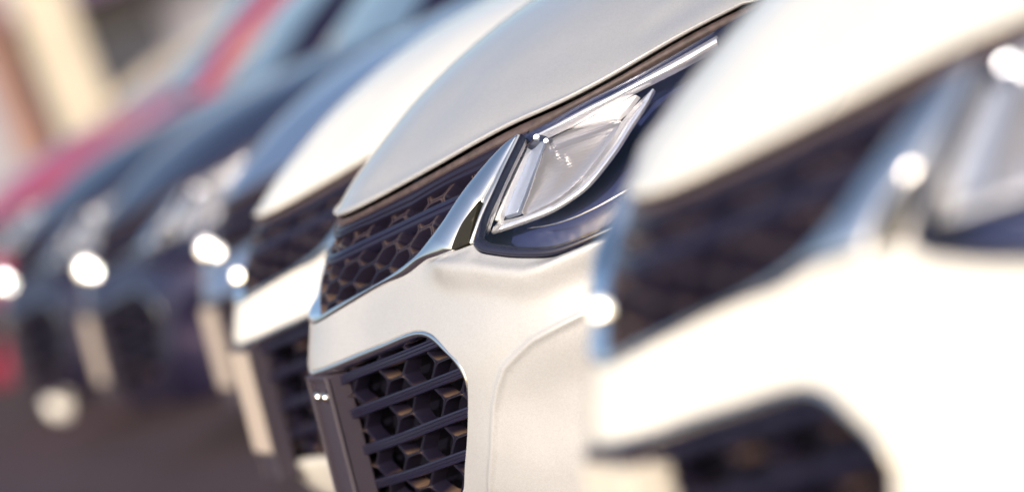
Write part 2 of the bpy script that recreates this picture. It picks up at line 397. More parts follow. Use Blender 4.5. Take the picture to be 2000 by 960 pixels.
def patch(mb, poly, P, step, step2=None, split=1.3, flange=None, rnd=0.004, depth=0.012, analytic=True, extra=None):
    """triangulate the region and lift it; flange = mask function(edge midpoint) -> True where the edge gets a rolled return"""
    poly = np.asarray(poly, float); lo = poly.min(0); hi = poly.max(0)
    g = [(x, y) for x in np.arange(lo[0] + step * .5, min(hi[0], split), step) for y in np.arange(lo[1] + step * .5, hi[1], step)]
    if step2 and hi[0] > split:
        g += [(x, y) for x in np.arange(max(split, lo[0]) + step2 * .3, hi[0], step2) for y in np.arange(lo[1] + step2 * .5, hi[1], step2)]
    g = np.array(g) if g else np.zeros((0, 2))
    if extra is not None:
        ex = np.asarray(extra)
        if len(g):
            dd = np.array([np.min((ex[:, 0] - p[0]) ** 2 + (ex[:, 1] - p[1]) ** 2) for p in g]); g = g[dd > (step * .5) ** 2]
        g = np.vstack([g, ex])
    if len(g):
        g = g[inside(g, poly)]
    if len(g):
        g = g[dist_poly(g, poly) > (step * .45 if extra is None else .0018)]
    n = len(poly); allp = np.vstack([poly, g]) if len(g) else poly
    vs, es, fs, *_ = delaunay_2d_cdt([Vector(p) for p in allp], [(i, (i + 1) % n) for i in range(n)], [], 0, 1e-7)
    V2 = np.array([tuple(v) for v in vs]); F = []
    cen = np.array([V2[list(f)].mean(0) for f in fs]); ok = inside(cen, poly)
    for f, k in zip(fs, ok):
        if not k: continue
        a, b, c = V2[f[0]], V2[f[1]], V2[f[2]]
        ar = (b[0] - a[0]) * (c[1] - a[1]) - (b[1] - a[1]) * (c[0] - a[0])
        if abs(ar) < 1e-10: continue
        f = tuple(f) if ar < 0 else tuple(reversed(f))     # outward is cross(dz, ds)
        F.append(f)
    V = P(V2); Nn = pnormal(P, V2)
    mb.add(V, F, Nn if analytic else None)
    if flange is not None:
        A = poly; B = np.roll(poly, -1, axis=0); mid = (A + B) / 2; fl = flange(mid)
        area = ((A[:, 0] * B[:, 1]) - (B[:, 0] * A[:, 1])).sum()
        PV = P(A); NV = pnormal(P, A); nx = np.roll(PV, -1, 0) - np.roll(PV, 1, 0); nx /= np.linalg.norm(nx, axis=1, keepdims=True) + 1e-9
        T = np.cross(NV, nx) * (1 if area > 0 else -1)      # outwards in the surface
        T /= np.linalg.norm(T, axis=1, keepdims=True) + 1e-9
        rings = []; rn = []
        for a in (0, 22.5, 45, 67.5, 90):
            c, s_ = math.cos(R(a)), math.sin(R(a)); rings.append(PV + T * rnd * s_ - NV * rnd * (1 - c)); rn.append(NV * c + T * s_)
        rings.append(rings[-1] - NV * depth); rn.append(rn[-1])
        k = len(A); Vr = np.vstack(rings); Nr = np.vstack(rn); Fr = []
        for i in range(k):
            if not fl[i]: continue
            j = (i + 1) % k
            for r in range(len(rings) - 1):
                q = (r * k + i, (r + 1) * k + i, (r + 1) * k + j, r * k + j)
                Fr.append(q if area > 0 else tuple(reversed(q)))
        # fix orientation by comparing with the wanted normal
        G = []
        for q in Fr:
            a, b, c = Vr[q[0]], Vr[q[1]], Vr[q[2]]; nn = np.cross(b - a, c - a)
            G.append(q if nn @ (Nr[q[0]] + Nr[q[2]]) > 0 else tuple(reversed(q)))
        mb.add(Vr, G, Nr if analytic else None)
    return mb
def allf(m): return np.ones(len(m), bool)

def pillow(poly, base, bulge, rad):
    """offset that rises from the outline inwards, for convex trim"""
    return lambda s, z: base + bulge * np.sqrt(np.clip(1 - (1 - np.clip(dist_poly(np.stack([s, z], -1), poly) / rad, 0, 1)) ** 2, 0, 1))

# ---------------------------------------------------------------- the car: nose outlines in (s, z)
def ext(a): return [tuple(p) for p in a]
CO = dens([(-0.02, .7285), (0.0005, .7300)] + D['wing_out'][1:7] + [D['LB'][0]], .01)
CO[CO[:, 0] < 0, 0] = 0
LBc = dens(D['LB'] + [(1.05, .765), (1.14, .79), (1.21, .835), (1.25, .90), (1.262, .97), (1.23, 1.03)], .01)
LTc = dens(D['LT'] + [(.98, 1.0305), (1.07, 1.038), (1.15, 1.041), (1.23, 1.04)], .012)
LIc = dens(D['LI'], .01)
HEc = dens([(0, .9140), (.07, .9165)] + D['HE'][2:] + [(1.05, 1.052), (1.2, 1.0605), (1.4, 1.067), (1.7, 1.078), (2.0, 1.092)], .012)
LGc = dens([(0, .6500)] + D['LG'][1:] + [(.445, .352), (.40, .335), (.2, .326), (0, .325)], .01)
SH = np.array(D['SH']); SHx = [0.45] + SH[:, 0].tolist() + [1.05, 1.2]; SHz = [.79] + SH[:, 1].tolist() + [.735, .74]
TOPx = [0, .45, D['LB'][0][0]] + [p[0] for p in D['LB'][1:]] + [1.2]; TOPz = [.731, .79, .80] + [p[1] for p in D['LB'][1:]] + [.80]
CR = np.array([(1.45, .66), (1.25, .655), (1.05, .642)] + D['CR'] + [(.50, .27), (.47, .20)])
CRp = np.vstack([CR, [(.47, 0), (2.5, 0), (2.5, .66)]])

def inset_line(q, d):
    t = np.gradient(q, axis=0); t /= np.linalg.norm(t, axis=1, keepdims=True) + 1e-9; nn = np.stack([-t[:, 1], t[:, 0]], -1); return q + nn * d

def off_body(s, z):
    zs = np.interp(s, SHx, SHz); zt = np.interp(s, TOPx, TOPz)
    fade = smooth01((s - .46) / .12) * smooth01((1.15 - s) / .2)
    low = np.exp(-((z - zs) / .034) ** 2); hi_ = 1 - smooth01((z - zs) / np.maximum(zt - zs, .012)) * 1.0
    o = .020 * fade * np.where(z < zs, low, hi_)
    q = np.stack([s, z], -1); d = dist_poly(q, CR, False); ins = inside(q, CRp)
    sdist = np.where(ins, d, -d)
    sc = np.interp(z, [.20, .27, .357, .432, .505, .539, .572, .587, .607, .619, .63, .642, .655, .68], [.47, .50, .549, .596, .628, .651, .68, .71, .759, .831, .903, 1.05, 1.25, 1.45])
    x = sdist / .006; sp_ = .006 * np.where(x > 20, x, np.log1p(np.exp(np.clip(x, -30, 20))))
    o = o - .20 * .14 * (1 - np.exp(-sp_ / .14)) * smooth01((1.5 - s) / .35) * smooth01((z - .15) / .2) * (.12 + .88 * smooth01((.645 - z) / .14))
    o = o + .0042 * np.exp(-(sdist / .008) ** 2) * smooth01((1.45 - s) / .3)
    return o

def hood_z(u, v, zfront, w):
    R0 = np.interp(w, *HP)
    return zfront + R0 * (1 - .60 * np.clip(np.abs(v) / .82, 0, 1) ** 2)
_w = [0, .035, .074, .118, .163, .225, .294, .417, .533, .70, .90, 1.12, 1.4]
_r = [0, .031, .060, .088, .114, .149, .182, .229, .262, .292, .316, .336, .352]
_hp = Spl(_w, _r); HP = (np.linspace(0, 1.4, 141), _hp(np.linspace(0, 1.4, 141)))

PLACE = mat('paint_placeholder', (.7, .7, .7))
def paint_slot(o): o['paint'] = 1; return o

def build_hood(root):
    """hood: front edge follows the nose, rises to the windscreen; grid over (edge parameter, depth)"""
    E = HEc[::1]; e3 = S(E[:, 0], E[:, 1])
    iu = np.argmax(e3[:, 0] > 1.12) or len(E) - 1
    cs = int(np.argmin(np.abs(E[:, 0] - .9445)))
    # rows: v from 0 to vmax; each row runs rearwards from the front/side edge to u=1.2
    front = e3[:iu + 1]
    V = []; nrow = 34; cols = []
    for p in front:
        u0, v0, z0 = p; L = max(1.22 - .10 * (v0 / .85) ** 2 - u0, 0.004)
        t = np.linspace(0, 1, nrow) ** 1.25
        cols.append(np.stack([u0 + L * t, np.full(nrow, v0), np.zeros(nrow)], -1))
    cols = np.array(cols)
    # height: blend between the front-edge height law and the side edge height
    fv = front[:, 1]; fu = front[:, 0]; fz = front[:, 2]
    def zf(v): return np.interp(v, fv[:cs + 1], fz[:cs + 1])
    def uf(v): return np.interp(v, fv[:cs + 1], fu[:cs + 1])
    vc = fv[cs]
    for i in range(len(front)):
        v = cols[i, :, 1]; u = cols[i, :, 0]
        vv = np.minimum(v, vc); w = u - uf(vv)
        z = zf(vv) + np.interp(w, *HP) * (1 - .66 * (vv / .82) ** 2)
        # beyond the corner the side edge sinks to meet the fender line
        z_edge = np.interp(u, fu[cs:], fz[cs:]) if i >= cs else None
        if i >= cs:
            k = np.clip((v - vc) / (fv[iu] - vc + 1e-6), 0, 1)
            z = z
        cols[i, :, 2] = z
        cols[i, 0, 2] = fz[i]
    # side edge heights: correct so that rows start exactly on the edge
    for i in range(len(front)):
        dz = front[i, 2] - (zf(min(front[i, 1], vc)) + np.interp(front[i, 0] - uf(min(front[i, 1], vc)), *HP) * (1 - .66 * (min(front[i, 1], vc) / .82) ** 2))
        w = cols[i, :, 0] - cols[i, 0, 0]; cols[i, :, 2] += dz * np.exp(-w / .12)
        # soft crease line of the hood
        vcl = .60 + .06 * (cols[i, :, 0]); cols[i, :, 2] += .006 * np.exp(-((cols[i, :, 1] - vcl) / .03) ** 2) * smooth01((cols[i, :, 0] - .45) / .4)
    nr, nc = cols.shape[:2]
    # round lip under the front edge
    P0 = cols[:, 0]; P1 = cols[:, 1]; din = P1 - P0; din /= np.linalg.norm(din, axis=1, keepdims=True)
    tang = np.gradient(P0, axis=0); tang /= np.linalg.norm(tang, axis=1, keepdims=True) + 1e-9
    inn = din - tang * (din * tang).sum(1, keepdims=True); inn /= np.linalg.norm(inn, axis=1, keepdims=True)
    nrm = np.cross(inn, tang); nrm *= np.sign(nrm[:, 2:3]); r = .006
    Cc = P0 + inn * r
    lip = [Cc + r * (-inn * math.sin(R(a)) + nrm * math.cos(R(a))) for a in (180, 150, 120, 90, 60, 30)]
    lip = [lip[0] + inn * .03] + lip
    full = np.concatenate([np.array(lip[:7]), cols.transpose(1, 0, 2)[1:]], 0)
    nr2 = full.shape[0]; nc2 = full.shape[1]; V = full.reshape(-1, 3); F = []
    for a in range(nr2 - 1):
        for b in range(nc2 - 1):
            F.append((a * nc2 + b, a * nc2 + b + 1, (a + 1) * nc2 + b + 1, (a + 1) * nc2 + b))
    # mirror by welding centre column (v=0)
    Vm = V * [1, -1, 1]; off = len(V); cen = {a * nc2 for a in range(nr2)}
    Fm = [tuple((i if i in cen else off + i) for i in reversed(f)) for f in F]
    mb = MB(); mb.add(np.vstack([V, Vm]), F + Fm)
    o = mb.build('hood', PLACE, root, smooth=True)
    import bmesh
    b = bmesh.new(); b.from_mesh(o.data)
    bmesh.ops.delete(b, geom=[v for v in b.verts if not v.link_faces], context='VERTS')
    bmesh.ops.recalc_face_normals(b, faces=b.faces)
    b.to_mesh(o.data); b.free()
    return paint_slot(o)

def build_body(root):
    SE = float(S_[-1])
    def arch(c, r=.385):
        return [(c + r * math.cos(R(a)), .36 + r * math.sin(R(a))) for a in range(195, -16, -15)]
    bot = [(0, .225), (.6, .225), (1.1, .235)] + arch(1.66) + arch(4.36, .385) + [(5.0, .26), (SE, .28)]
    bot = dens(bot, .04, smooth=False)
    hx = HEc[HEc[:, 0] > 1.24]; top = [(s, z - .006) for s, z in hx]
    belt = dens([(2.0, 1.086), (2.6, 1.10), (3.6, 1.11), (4.6, 1.12), (5.4, 1.10), (SE, 1.08)], .06, smooth=False)
    fend = chain(top, belt)
    poly = chain(CO, LBc + [0, -.004], [(1.238, 1.042)], fend, [(SE, .28)], bot[::-1], LGc[::-1])
    mb = MB(); P = surf(off_body)
    def fl(m):
        on_lg = dist_poly(m, LGc, False) < .004
        return (on_lg & (m[:, 0] > .001)) | (dist_poly(m, CO, False) < .003) | (dist_poly(m, LBc + [0, -.004], False) < .003) | ((dist_poly(m, bot, False) < .01)) | (dist_poly(m, fend, False) < .004)
    rows = np.vstack([inset_line(dens(CR, .008), d) for d in (-.03, -.024, -.018, -.012, -.007, -.003, 0, .003, .007, .012, .018, .025, .033, .042, .052)])
    shl = np.array([(x, np.interp(x, SHx, SHz) + d) for x in np.arange(.47, 1.15, .008) for d in (-.012, -.006, -.002, .002, .006, .011)])
    ex = np.vstack([rows, shl]); ex = ex[(ex[:, 0] > .01) & (ex[:, 0] < 1.5)]
    patch(mb, poly, P, .014, .05, 1.32, flange=fl, rnd=.0035, depth=.014, extra=ex)
    mb.mirror()
    return paint_slot(mb.build('body', PLACE, root))

def hexes(s0, s1, w0, w1, ds, dz, zc, flat=.74, phase=0):
    """staggered elongated hexagons; returns outlines in (s, z)"""
    out = []; i0 = int(s0 / ds) - 1; i1 = int(s1 / ds) + 2
    for i in range(i0, i1):
        c = i * ds
        for j in range(int(w0 / dz) - 2, int(w1 / dz) + 3):
            w = (j + (.5 if (i + phase) % 2 else 0)) * dz
            if w < w0 - dz or w > w1 + dz: continue
            hw = ds * (1 + 0) ; fx = ds * flat * .5 * 1.0; hx = ds - fx
            hx = ds - fx + 0.0
            out.append((c, w, fx, ds - fx, dz / 2))
    return out
def hex_outline(c, w, fx, hx, hz, inset, zc, rr=.18):
    pts = [(-fx, -hz), (fx, -hz), (hx, 0), (fx, hz), (-fx, hz), (-hx, 0)]
    # inset
    q = np.array(pts); n = len(q); res = []
    for i in range(n):
        a, b, d = q[i - 1], q[i], q[(i + 1) % n]
        e1 = (b - a) / np.linalg.norm(b - a); e2 = (d - b) / np.linalg.norm(d - b)
        n1 = np.array([-e1[1], e1[0]]); n2 = np.array([-e2[1], e2[0]]); m = n1 + n2; m /= (m @ n1) + 1e-9 if abs(m @ n1) > 1e-9 else 1
        res.append(b + m * inset)
    q = np.array(res); out = []
    for i in range(n):
        a, b, d = q[i - 1], q[i], q[(i + 1) % n]
        l = min(np.linalg.norm(b - a), np.linalg.norm(d - b)) * rr
        p0 = b + (a - b) / np.linalg.norm(a - b) * l; p2 = b + (d - b) / np.linalg.norm(d - b) * l
        for t in (0, .5, 1): out.append((1 - t) ** 2 * p0 + 2 * t * (1 - t) * b + t * t * p2)
    out = np.array(out); out[:, 0] += c; out[:, 1] += w + zc(out[:, 0])
    return out

def dens_n(poly, n, smooth=True):
    q = np.asarray(poly, float); t = np.r_[0, np.cumsum(np.linalg.norm(np.diff(q, axis=0), axis=1))]; u = np.linspace(0, t[-1], n)
    return Spl(t, q)(u) if smooth else np.stack([np.interp(u, t, q[:, 0]), np.interp(u, t, q[:, 1])], -1)
def sweep(mb, A, B, prof, both=False):
    V = np.array([surf(o)(A * (1 - t) + B * t) for t, o in prof])
    if both: V = np.concatenate([(V * [1, -1, 1])[:, :0:-1], V], 1)
    m, k = V.shape[:2]
    mb.add(V.reshape(-1, 3), [(a * k + b, (a + 1) * k + b, (a + 1) * k + b + 1, a * k + b + 1) for a in range(m - 1) for b in range(k - 1)])
    return mb

def build_mesh_grille(name, root, region, s1, w0, w1, ds, dz, zc, rec, depth, wall=.0030, phase=0, mirror=True, flat=.74, limit=False, taper=.0035):
    mb = MB()
    for (c, w, fx, hx, hz) in hexes(-.01, s1, w0, w1, ds, dz, zc, flat=flat, phase=phase):
        o0 = hex_outline(c, w, fx, hx, hz, 0.0002, zc, .05)
        rims = [(hex_outline(c, w, fx, hx, hz, wall * a_, zc, .10 + .12 * a_), d_) for a_, d_ in ((.18, .0025), (.30, .0), (.80, .0), (1.0, .0018))] + [(hex_outline(c, w, fx, hx, hz, wall + taper, zc, .22), depth)]
        o1 = rims[3][0]
        cz = w + zc(c)
        lim = np.interp(cz, [.74, .80, .835, .89, .96], [.40, .43, .50, .535, .60]) + .012
        if limit and c > lim: continue
        if not (inside(o1, region).any() or dist_poly([(c, cz)], region)[0] < .012): continue
        if o0[:, 0].min() < -.005 and mirror: 
            if c < -1e-6: continue
        k = len(o0); P = lambda q, d: surf(-d)(q)
        V = np.vstack([P(o0, rec + .0025)] + [P(q_, rec + d_) for q_, d_ in rims])
        F = []
        for r in range(5):
            for i in range(k):
                j = (i + 1) % k; F.append((r * k + i, r * k + j, (r + 1) * k + j, (r + 1) * k + i))
        mb.add(V, F)
        if mirror and c > 1e-6:
            mb.add(V * [1, -1, 1], [tuple(reversed(f)) for f in F])
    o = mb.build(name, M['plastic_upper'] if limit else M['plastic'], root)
    return auto_smooth(o, 40)

def strip_profile(mb, cl, prof, rec, name=None):
    """bar along a centre line in (s, z); prof = [(dz, out)]"""
    cl = np.asarray(cl); m = len(prof); V = []
    for dz, o in prof: V.append(surf(o - rec)(cl + [0, dz]))
    V = np.array(V); k = len(cl); F = []
    for a in range(m - 1):
        for b in range(k - 1):
            F.append((a * k + b, (a + 1) * k + b, (a + 1) * k + b + 1, a * k + b + 1))
    mb.add(V.reshape(-1, 3), F); return mb

def mirrored(o, parent):
    """second copy of a part on the other side of the car (own mesh, flipped)"""
    me = o.data.copy(); n = len(me.vertices); co = np.empty(n * 3); me.vertices.foreach_get('co', co); co = co.reshape(-1, 3); co[:, 1] *= -1
    me.vertices.foreach_set('co', co.ravel()); me.flip_normals(); me.update()
    c = o.copy(); c.data = me; return link(c, parent)

def build_front(root):
    # --- backing panel and core behind the openings
    mb = MB()
    poly = dens([(0, .24), (1.15, .24), (1.25, .7), (1.18, .99), (.95, 1.005), (.6, .955), (0, .885), (0, .24)], .05, smooth=False)
    patch(mb, chain(poly), surf(-.095), .05); mb.mirror(); mb.build('inner_panel', M['plastic_back'], root)
    # --- upper grille
    zcu = lambda s: .845 + .10 * np.sqrt(np.asarray(s) ** 2 + .004)
    reg = chain([(0, .715), (.1, .725), (.3, .755), (.45, .79), (.53, .83), (.555, .9), (.585, .955), (.52, .948), (.4, .934), (.2, .905), (0, .893)])
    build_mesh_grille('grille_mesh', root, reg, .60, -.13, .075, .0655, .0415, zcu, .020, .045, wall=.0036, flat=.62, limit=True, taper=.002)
    cl = lambda s0, s1, zc, w: np.array([(s, zc(s) + w) for s in np.linspace(s0, s1, 60)])
    prof = [(-.010, -.018), (-.0095, .001), (-.0085, .003), (-.0035, .0042), (-.0025, .0015), (-.0005, .001), (.0005, .004), (.0075, .0045), (.0090, .003), (.0095, .0), (.010, -.018)]
    mb = MB(); strip_profile(mb, cl(-.58, .58, zcu, 0), prof, .020) if False else None
    def bar(name, s1, zc, w, parent, pr=prof, rec=.020):
        m_ = MB(); ss = np.linspace(0, s1, 50); c = np.array([(s, zc(s) + w) for s in ss])
        strip_profile(m_, c, pr, rec); 
        V = np.array(m_.v).reshape(len(pr), 50, 3)
        full = np.concatenate([(V * [1, -1, 1])[:, :0:-1], V], 1); k = full.shape[1]; F = []
        for a in range(len(pr) - 1):
            for b in range(k - 1): F.append((a * k + b, (a + 1) * k + b, (a + 1) * k + b + 1, a * k + b + 1))
        q = MB(); q.add(full.reshape(-1, 3), F)
        return auto_smooth(q.build(name, M['bar'], parent), 50)
    bar('grille_bar', .56, zcu, 0, root)
    # --- seal strip under the hood edge
    mb = MB(); z0 = lambda s: np.interp(s, HEc[:, 0], HEc[:, 1])
    zs = lambda s: np.interp(s, [p[0] for p in D['seal']] + [.65, .92, 1.2], [p[1] for p in D['seal']] + [.969, 1.019, 1.042])
    ss = np.linspace(0, 1.2, 120); V = []; zs_ = zs; zs = lambda s: zs_(s) + .001
    prs = [(.20, -.03), (.28, -.013), (.42, -.0088), (.65, -.008), (.85, -.009), (1.05, -.0125), (1.25, -.02), (1.5, -.05)]
    for t, o in prs:
        z = zs(ss) + (z0(ss) - zs(ss)) * t
        V.append(surf(o)(np.stack([ss, z], -1)))
    fr = [(.40, -.03), (.36, -.013), (.10, -.012), (.02, -.015), (-.12, -.015), (-.20, -.012), (-.55, -.012), (-.63, -.0155), (-.80, -.0155), (-.86, -.013), (-1.05, -.0135), (-1.12, -.018), (-1.15, -.05)]
    s2 = np.linspace(0, .60, 90); V2 = np.array([surf(o)(np.stack([s2, zs(s2) + (z0(s2) - zs(s2)) * t], -1)) for t, o in fr])
    V2 = np.concatenate([(V2 * [1, -1, 1])[:, :0:-1], V2], 1); k2 = V2.shape[1]; m2 = MB()
    m2.add(V2.reshape(-1, 3), [(a * k2 + b, (a + 1) * k2 + b, (a + 1) * k2 + b + 1, a * k2 + b + 1) for a in range(len(fr) - 1) for b in range(k2 - 1)])
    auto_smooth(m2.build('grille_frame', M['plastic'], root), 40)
    V = np.array(V); full = np.concatenate([(V * [1, -1, 1])[:, :0:-1], V], 1); k = full.shape[1]
    F = [(a * k + b, (a + 1) * k + b, (a + 1) * k + b + 1, a * k + b + 1) for a in range(len(prs) - 1) for b in range(k - 1)]
    mb.add(full.reshape(-1, 3), F); mb.build('hood_seal', M['rubber'], root, smooth=True)
    # --- chrome wing and lower chrome line (one moulding per side)
    wi, wo = D['wing_in'], D['wing_out']
    A = np.vstack([dens_n([(0, .7445), (.03, .7450)] + wi[1:8], 70), dens_n(wi[7:], 40)[1:]])
    B = np.vstack([dens_n([(0, .7300), (.03, .7310)] + wo[1:8], 70), dens_n(wo[7:], 40, False)[1:]])
    B[:, 1] += .0022 * np.interp(np.arange(len(B)), [0, 60, 75, len(B)], [1, 1, 0, 0]); wd = np.linalg.norm(A - B, axis=1); mb = MB()
    pr_ = [(-.02, lambda w: -.03 + 0 * w), (0, lambda w: 0 * w - .002), (.05, lambda w: .001 + .05 * w), (.15, lambda w: .001 + .09 * w), (.30, lambda w: .001 + .12 * w),
           (.5, lambda w: .001 + .12 * w), (.7, lambda w: .001 + .09 * w), (.85, lambda w: .001 + .05 * w), (.95, lambda w: .0 + .02 * w), (1, lambda w: 0 * w - .001), (1.02, lambda w: -.03 + 0 * w)]
    sweep(mb, A, B, [(t, (lambda g: lambda s, z: g(wd))(g)) for t, g in pr_])
    w = auto_smooth(mb.build('chrome_wing', M['chrome'], root), 60); mirrored(w, root)
    ins = chain(D['inset']); mb = MB(); patch(mb, dens(ins, .006, closed=True, smooth=False), surf(.0035), .006, flange=allf, rnd=.001, depth=.012)
    w = mb.build('wing_inset', M['inset'], root); mirrored(w, root)
    mb = MB(); sweep(mb, dens_n(D['strip_l'], 40), dens_n(D['strip_r'], 40), [(-.05, -.02), (0, .0), (.2, .003), (.45, .0045), (.55, .0045), (.8, .003), (1, .0), (1.05, -.02)])
    w = auto_smooth(mb.build('edge_trim', M['satin'], root), 60); mirrored(w, root)
    # --- lower grille
    zcl = lambda s: .536 + .092 * np.sqrt(np.asarray(s) ** 2 + .002)
    reg = chain([(0, .30), (.5, .30), (.60, .52), (.61, .60), (.5, .70), (.43, .705), (0, .68)])
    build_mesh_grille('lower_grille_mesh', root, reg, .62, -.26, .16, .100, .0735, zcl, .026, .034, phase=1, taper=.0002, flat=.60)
    pr2 = [(-.0105, -.02), (-.0100, .000), (-.009, .0022), (-.0055, .0028), (-.0045, -.001), (-.0025, -.001), (-.0015, .003), (.0015, .003), (.0025, -.001), (.0045, -.001), (.0055, .0028), (.009, .002), (.010, .0), (.0105, -.02)]
    for w_, s1 in ((.0735 * 1.0 - .0, .60), (0, .60), (-.0735, .58), (-.147, .56), (.147, .48)):
        bar('lower_grille_bar', s1, zcl, w_, root, pr2, .022)
    # chrome line round the lower opening: a channel set just inside the bumper edge
    oc = [p for p in D['LG']]; ic = D['LGtrim']
    oo = dens([(0, .6488)] + oc[1:12], .008); ii = dens([(0, .6330)] + ic[1:], .008)
    oo = dens_n([(0, .6488)] + oc[1:12], 110); ii = dens_n([(0, .6330)] + ic[1:], 110)
    mb = MB(); sweep(mb, oo, ii, [(-.05, -.02), (0, -.006), (.12, -.003), (.3, -.0012), (.5, -.001), (.7, -.002), (.88, -.005), (1, -.009), (1.03, -.03)], both=True)
    auto_smooth(mb.build('lower_grille_trim', M['chrome'], root), 60)
    # --- plate bracket
    br = empty_part('plate_bracket', root)
    mb = MB()
    def sec(z):      # front depth of the bracket at height z
        return -.119 + (z - .632) * .115
    hw = .098; zt, zb = .632, .30
    def bx(m_, v0, v1, z0_, z1_, d0, d1, bev=.004):
        zc_ = (z0_ + z1_) / 2; uc = sec(zc_); tilt = math.atan(.115)
        rot = np.array([[math.cos(tilt), 0, math.sin(tilt)], [0, 1, 0], [-math.sin(tilt), 0, math.cos(tilt)]])
        m_.box((uc + (d0 + d1) / 2, (v0 + v1) / 2, zc_), (d1 - d0, v1 - v0, (z1_ - z0_)), rot, bev)
    bx(mb, -hw + .004, hw - .004, zb, zt - .008, .012, .052, .003)      # core
    bx(mb, -hw, -hw + .010, zb, zt, 0, .050, .003); bx(mb, hw - .010, hw, zb, zt, .0, .050, .003)    # side rims
    bx(mb, -hw + .0105, hw - .0105, zt - .012, zt, .0, .050, .003)      # top rim
    mb.build('holder', M['bracket'], br)
    # raised double rib on both sides
    for sg in (-1, 1):
        m_ = MB(); bx(m_, sg * (hw + .001) - .002, sg * (hw + .001) + .002, zb, zt - .004, .004, .0075, .0008); m_.build('rib', M['bracket'], br)
    for vv in (.060, -.018):
        m_ = MB(); z = .588; uc = sec(z) + .011
        m_.lathe([(0, -.0085), (.006, -.010), (.0105, -.007), (.011, -.001), (.015, -.001), (.0152, .002)], (uc, vv, z), 'x', 18)
        auto_smooth(m_.build('screw', M['steel'], br), 60)

def empty_part(name, parent, loc=(0, 0, 0)):
    o = bpy.data.objects.new(name, None); o.location = loc; o.empty_display_size = .05; return link(o, parent)

_a, _e = R(SUN_AZ - 7), R(SUN_EL)
_h = np.array([math.cos(_e) * math.cos(_a), -math.cos(_e) * math.sin(_a), math.sin(_e)]) + np.array([math.cos(R(257)), -math.sin(R(257)), 0])
DISH = _h / np.linalg.norm(_h)  # midway between sun and camera directions, so the dishes glint
def cap(m_, c, r, Rr, side=1):
    """shallow mirror dish aimed to throw a sun glint at the camera"""
    ax = np.array([DISH[0], DISH[1] * side, DISH[2]])
    e1 = np.cross(ax, [0, 0, 1.0]); e1 /= np.linalg.norm(e1); e2 = np.cross(e1, ax); V = [np.array(c, float)]
    n = 20; rings = 6
    for k in range(1, rings + 1):
        q = r * k / rings; h_ = Rr - math.sqrt(Rr * Rr - q * q)
        V += [c - ax * h_ + (e1 * math.cos(2 * math.pi * j / n) + e2 * math.sin(2 * math.pi * j / n)) * q for j in range(n)]
    V += [v - ax * min(.02, r) for v in V[-n:]]
    F = [(0, 1 + j, 1 + (j + 1) % n) for j in range(n)]
    for k in range(rings):
        b0 = 1 + k * n; F += [(b0 + j, b0 + n + j, b0 + n + (j + 1) % n, b0 + (j + 1) % n) for j in range(n)]
    m_.add(np.array(V), F)

